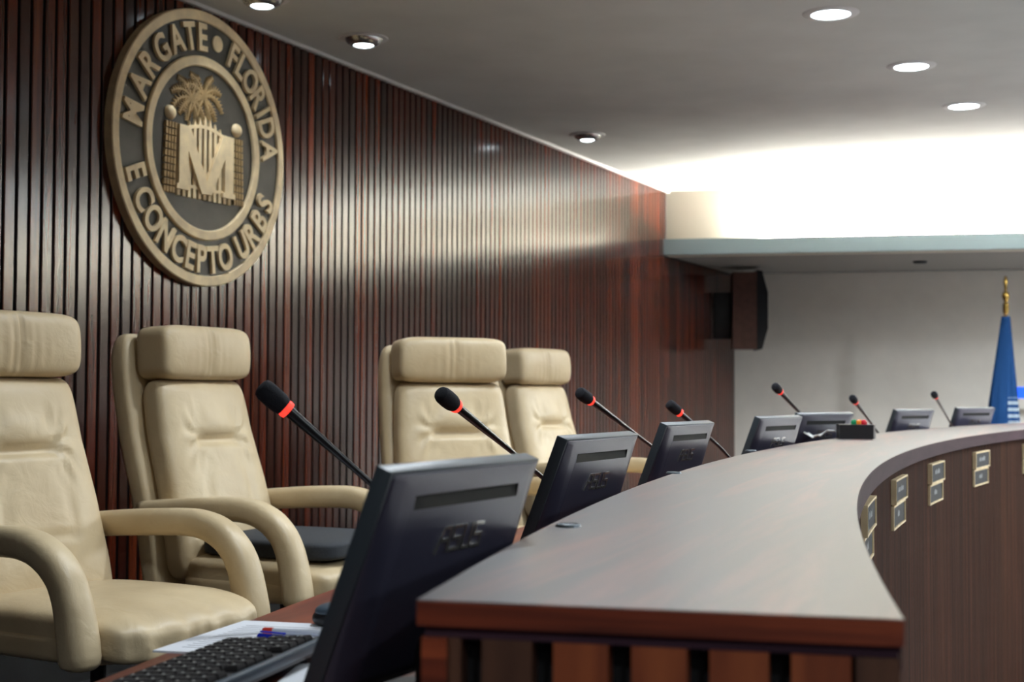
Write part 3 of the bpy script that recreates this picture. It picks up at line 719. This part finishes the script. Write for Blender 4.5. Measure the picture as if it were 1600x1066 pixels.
# ------------------------------------------------------------------ the city seal on the slatted wall
RS = 0.585
sc = wall_pt(-0.338, 0.0185, 2.525)
se = thing('city_seal', 'round bronze city seal mounted on the slatted wooden wall', 'seal', sc, WROT)
YF = -0.030                               # face of the dark disc (local -y is towards the room)
lay = Matrix.Rotation(PI / 2, 4, 'X')     # lathe axis to -y
def ringp(r0, r1, d0, d1): return [(r0 * RS, d0), (r1 * RS, d0), (r1 * RS, d1 - 0.004), (r1 * RS - 0.004, d1), (r0 * RS + 0.004, d1), (r0 * RS, d1 - 0.004)]
MB().lathe([(0.0005, 0.0), (0.955 * RS, 0.0), (0.955 * RS, 0.030), (0.0005, 0.030)], 96, lay).build('backing_disc', 'seal_dark', se)
def annulus(r0, r1, d0, d1, nm):
    mb = MB(); pr = ringp(r0, r1, d0, d1); n = 96; rings = []
    for k in range(n):
        a = 2 * PI * k / n; rings.append(mb.ring([lay @ Vector((r * math.cos(a), r * math.sin(a), z)) for r, z in pr]))
    mb.bridge(rings, caps=False, loop=True); return mb.build(nm, 'brass', se)
annulus(0.925, 1.0, 0.0, 0.040, 'outer_ring'); annulus(0.595, 0.668, 0.028, 0.044, 'inner_ring')
def letters(seq, out, nm):
    mb = MB()
    for ch, deg in seq:
        a = math.radians(deg); rot = deg - 90 if out else deg + 90
        me = glyph(ch, 0.028); hgt = 0.203 * RS; wx = 0.150 if ch not in 'MIJ' else (0.175 if ch == 'M' else 0.19)
        mt = Matrix.Translation((0.806 * RS * math.cos(a), YF - 0.006, 0.806 * RS * math.sin(a))) @ Matrix.Rotation(-math.radians(rot), 4, 'Y') @ Matrix.Rotation(PI / 2, 4, 'X') @ Matrix.Diagonal((hgt * 0.79, hgt, 0.016, 1))
        mb.add_mesh(me, mt)
    return mb.build(nm, 'brass', se, smooth=False)
letters([('M', 171), ('A', 155.5), ('R', 142), ('G', 129), ('A', 115.5), ('T', 104), ('E', 93.5)], True, 'lettering')
letters([('F', 66.5), ('L', 58), ('O', 48), ('R', 37.2), ('I', 29), ('D', 20), ('A', 7.5)], True, 'lettering')
letters([('E', -160)], False, 'lettering')
letters([('C', -146.5), ('O', -135), ('N', -123), ('C', -111.5), ('E', -101.5), ('P', -92.3), ('T', -83), ('O', -72)], False, 'lettering')
letters([('U', -55.5), ('R', -44.5), ('B', -33.5), ('S', -22.5)], False, 'lettering')
MB().lathe([(0.0005, 0.040), (0.045 * RS, 0.040), (0.06 * RS, 0.036), (0.06 * RS, 0.028), (0.0005, 0.028)], 28, Matrix.Translation((0.81 * RS * math.cos(R_(80)), 0, 0.81 * RS * math.sin(R_(80)))) @ lay).build('dot', 'brass', se)
def sp_(pts): return [(u * RS, v * RS) for u, v in pts]
for s in (-1, 1):
    mb = MB()
    for r in range(10):
        for c in range(4):
            u0 = s * (0.327 + 0.002 * r + c * 0.0325); v0 = 0.132 - r * 0.0507
            mb.prism(sp_([(u0, v0), (u0 + s * 0.0235, v0), (u0 + s * 0.0245, v0 - 0.041), (u0 + s * 0.001, v0 - 0.043)]), YF + 0.001, YF - 0.0115)
    mb.build('gate_post', 'brass_dim', se, smooth=False)
    mb = MB().superbox((s * 0.388 * RS, YF, 0.198 * RS), (0.056 * RS, 0.022, 0.052 * RS), 2.0, 8)
    mb.build('ball_finial', 'brass', se, angle=180)
mb = MB(); tops = [0.10, 0.135, 0.169, 0.196, 0.219, 0.237, 0.219, 0.196, 0.169, 0.135, 0.10]
for i in range(11):
    u = (i - 5) * 0.0595; w = 0.0165; tp = tops[i]
    mb.prism(sp_([(u - w, -0.376), (u + w, -0.376), (u + w, tp - 0.05), (u, tp), (u - w, tp - 0.05)]), YF + 0.001, YF - 0.009)
mb.prism(sp_([(-0.30, -0.31), (0.30, -0.31), (0.30, -0.285), (-0.30, -0.285)]), YF + 0.001, YF - 0.0105)
n = 12
for i in range(n):
    u0 = -0.30 + 0.6 * i / n; u1 = -0.30 + 0.6 * (i + 1) / n; f = lambda u: 0.085 + 0.07 * math.cos(u / 0.3 * PI / 2)
    mb.prism(sp_([(u0, f(u0) - 0.014), (u1, f(u1) - 0.014), (u1, f(u1) + 0.014), (u0, f(u0) + 0.014)]), YF + 0.001, YF - 0.0105)
mb.build('picket_gate', 'brass', se, smooth=False)
mo = [(-0.318, 0.128), (-0.195, 0.128), (0.0, -0.246), (0.195, 0.128), (0.318, 0.128), (0.318, -0.29), (0.34, -0.30), (0.34, -0.332), (0.19, -0.332), (0.19, -0.30), (0.215, -0.29), (0.215, -0.05), (0.058, -0.336), (-0.058, -0.336), (-0.215, -0.05), (-0.215, -0.29), (-0.19, -0.30), (-0.19, -0.332), (-0.34, -0.332), (-0.34, -0.30), (-0.318, -0.29)]
MB().prism(sp_(mo), YF + 0.001, YF - 0.020).build('letter_plate', 'brass', se, smooth=False)
# palm behind the gate
mb = MB(); random.seed(5)
def frond(u0, v0, ang, L, droop):
    pts = []; x, y, a = u0, v0, ang
    for i in range(11):
        pts.append((x, y)); x += math.cos(a) * L / 10; y += math.sin(a) * L / 10; a += droop / 10
    for i, (x, y) in enumerate(pts[:-1]):
        x2, y2 = pts[i + 1]; w = 0.011 * (1 - i / 12)
        dx, dy = x2 - x, y2 - y; l = math.hypot(dx, dy); nx, ny = -dy / l * w, dx / l * w
        mb.prism(sp_([(x + nx, y + ny), (x2 + nx * .9, y2 + ny * .9), (x2 - nx * .9, y2 - ny * .9), (x - nx, y - ny)]), YF + 0.001, YF - 0.008)
        if i > 0:
            for s in (-1, 1):
                q = 0.055 * (1 - abs(i - 5) / 9); ex, ey = x + dx / l * q * 0.7 + s * nx / w * q * 0.75, y + dy / l * q * 0.7 + s * ny / w * q * 0.75
                mb.prism(sp_([(x, y), (x + dx * 0.8, y + dy * 0.8), (ex, ey)]), YF + 0.001, YF - 0.006)
for (u, v) in ((-0.15, 0.33), (-0.02, 0.37)):
    for ang, L, dr in ((165, 0.30, 1.7), (135, 0.26, 1.5), (112, 0.22, 1.0), (80, 0.20, -0.8), (55, 0.24, -1.6), (28, 0.28, -1.9), (200, 0.20, 1.0), (-15, 0.22, -1.1), (235, 0.17, 0.4), (-60, 0.17, -0.3)):
        frond(u, v, R_(ang + random.uniform(-6, 6)), L, dr)
mb.build('palm_tree', 'brass_dim', se, smooth=False)

# ------------------------------------------------------------------ flag, speaker, screen at the back
fp = Vector((3.97, 11.42, 0))
ft = thing('flag_stand', 'blue flag hanging on a gold tipped pole by the back wall', 'flag', fp)
MB().lathe([(0.0005, 0), (0.17, 0.0), (0.17, 0.03), (0.13, 0.06), (0.05, 0.09), (0.03, 0.16), (0.016, 0.17)], 28).build('base', 'gold', ft)
MB().tube([(0, 0, 0.1), (0, 0, 2.16)], 0.014, 14).build('pole', 'pole', ft)
MB().lathe([(0.016, 2.14), (0.024, 2.16), (0.024, 2.22), (0.012, 2.235), (0.030, 2.28), (0.024, 2.31), (0.010, 2.325), (0.012, 2.35), (0.018, 2.40), (0.010, 2.44), (0.0005, 2.45)], 18).build('finial', 'gold', ft)
mb = MB(); rings = []
for i in range(40):
    z = 2.12 - i * 0.0335; u = i / 39; n = 60; pts = []
    cx = -0.050 * u; hw = 0.035 + 0.145 * min(1, u * 1.1); hd = 0.022 + 0.07 * u
    for k in range(n):
        a = 2 * PI * k / n; fold = 1 + 0.16 * math.sin(7 * a + 2.2 * u) * u + 0.10 * math.sin(11 * a - 1.2) * u
        pts.append((cx + hw * math.cos(a) * (0.9 + 0.1 * fold), hd * math.sin(a) * fold, z + 0.04 * math.cos(a) * u))
    rings.append(mb.ring(pts))
mb.bridge(rings, caps=True).build('flag_cloth', 'flag', ft, angle=180)

sw = wall_pt(7.12, 0.20, 2.19)
st = thing('wall_speaker', 'brown boxed loudspeaker with black grille hung under the soffit corner', 'speaker', (sw.x, sw.y, 1.885), math.radians(-4))
MB().prismz([(-0.02, -0.14), (0.19, -0.16), (0.19, 0.18), (-0.02, 0.12)], 0.0, 0.68).build('cabinet', 'speaker_wood', st, smooth=False)
mb = MB()
pf = [(0.19, -0.01), (0.235, 0.0), (0.285, 0.18), (0.285, 0.50), (0.235, 0.69), (0.19, 0.70)]
mb.prism(pf, -0.165, 0.185); mb.build('grille', 'grille', st, smooth=False)
MB().box((-0.10, 0.0, 0.30), (0.16, 0.06, 0.42), bevel=0.01).build('wall_bracket', 'rubber', st)
bs = BD * 0
sx = Vector((4.63, 12.72, 0))
dp = thing('wall_display', 'lit blue display panel on the back wall at the right edge', 'display', (sx.x, sx.y, 1.40), BROT)
MB().box((0.12, -0.03, 0.085), (0.62, 0.05, 0.24), bevel=0.006).build('frame', 'grey_wall', dp)
MB().box((0.12, -0.0565, 0.11), (0.60, 0.003, 0.10)).build('screen', 'blue_screen', dp, smooth=False)
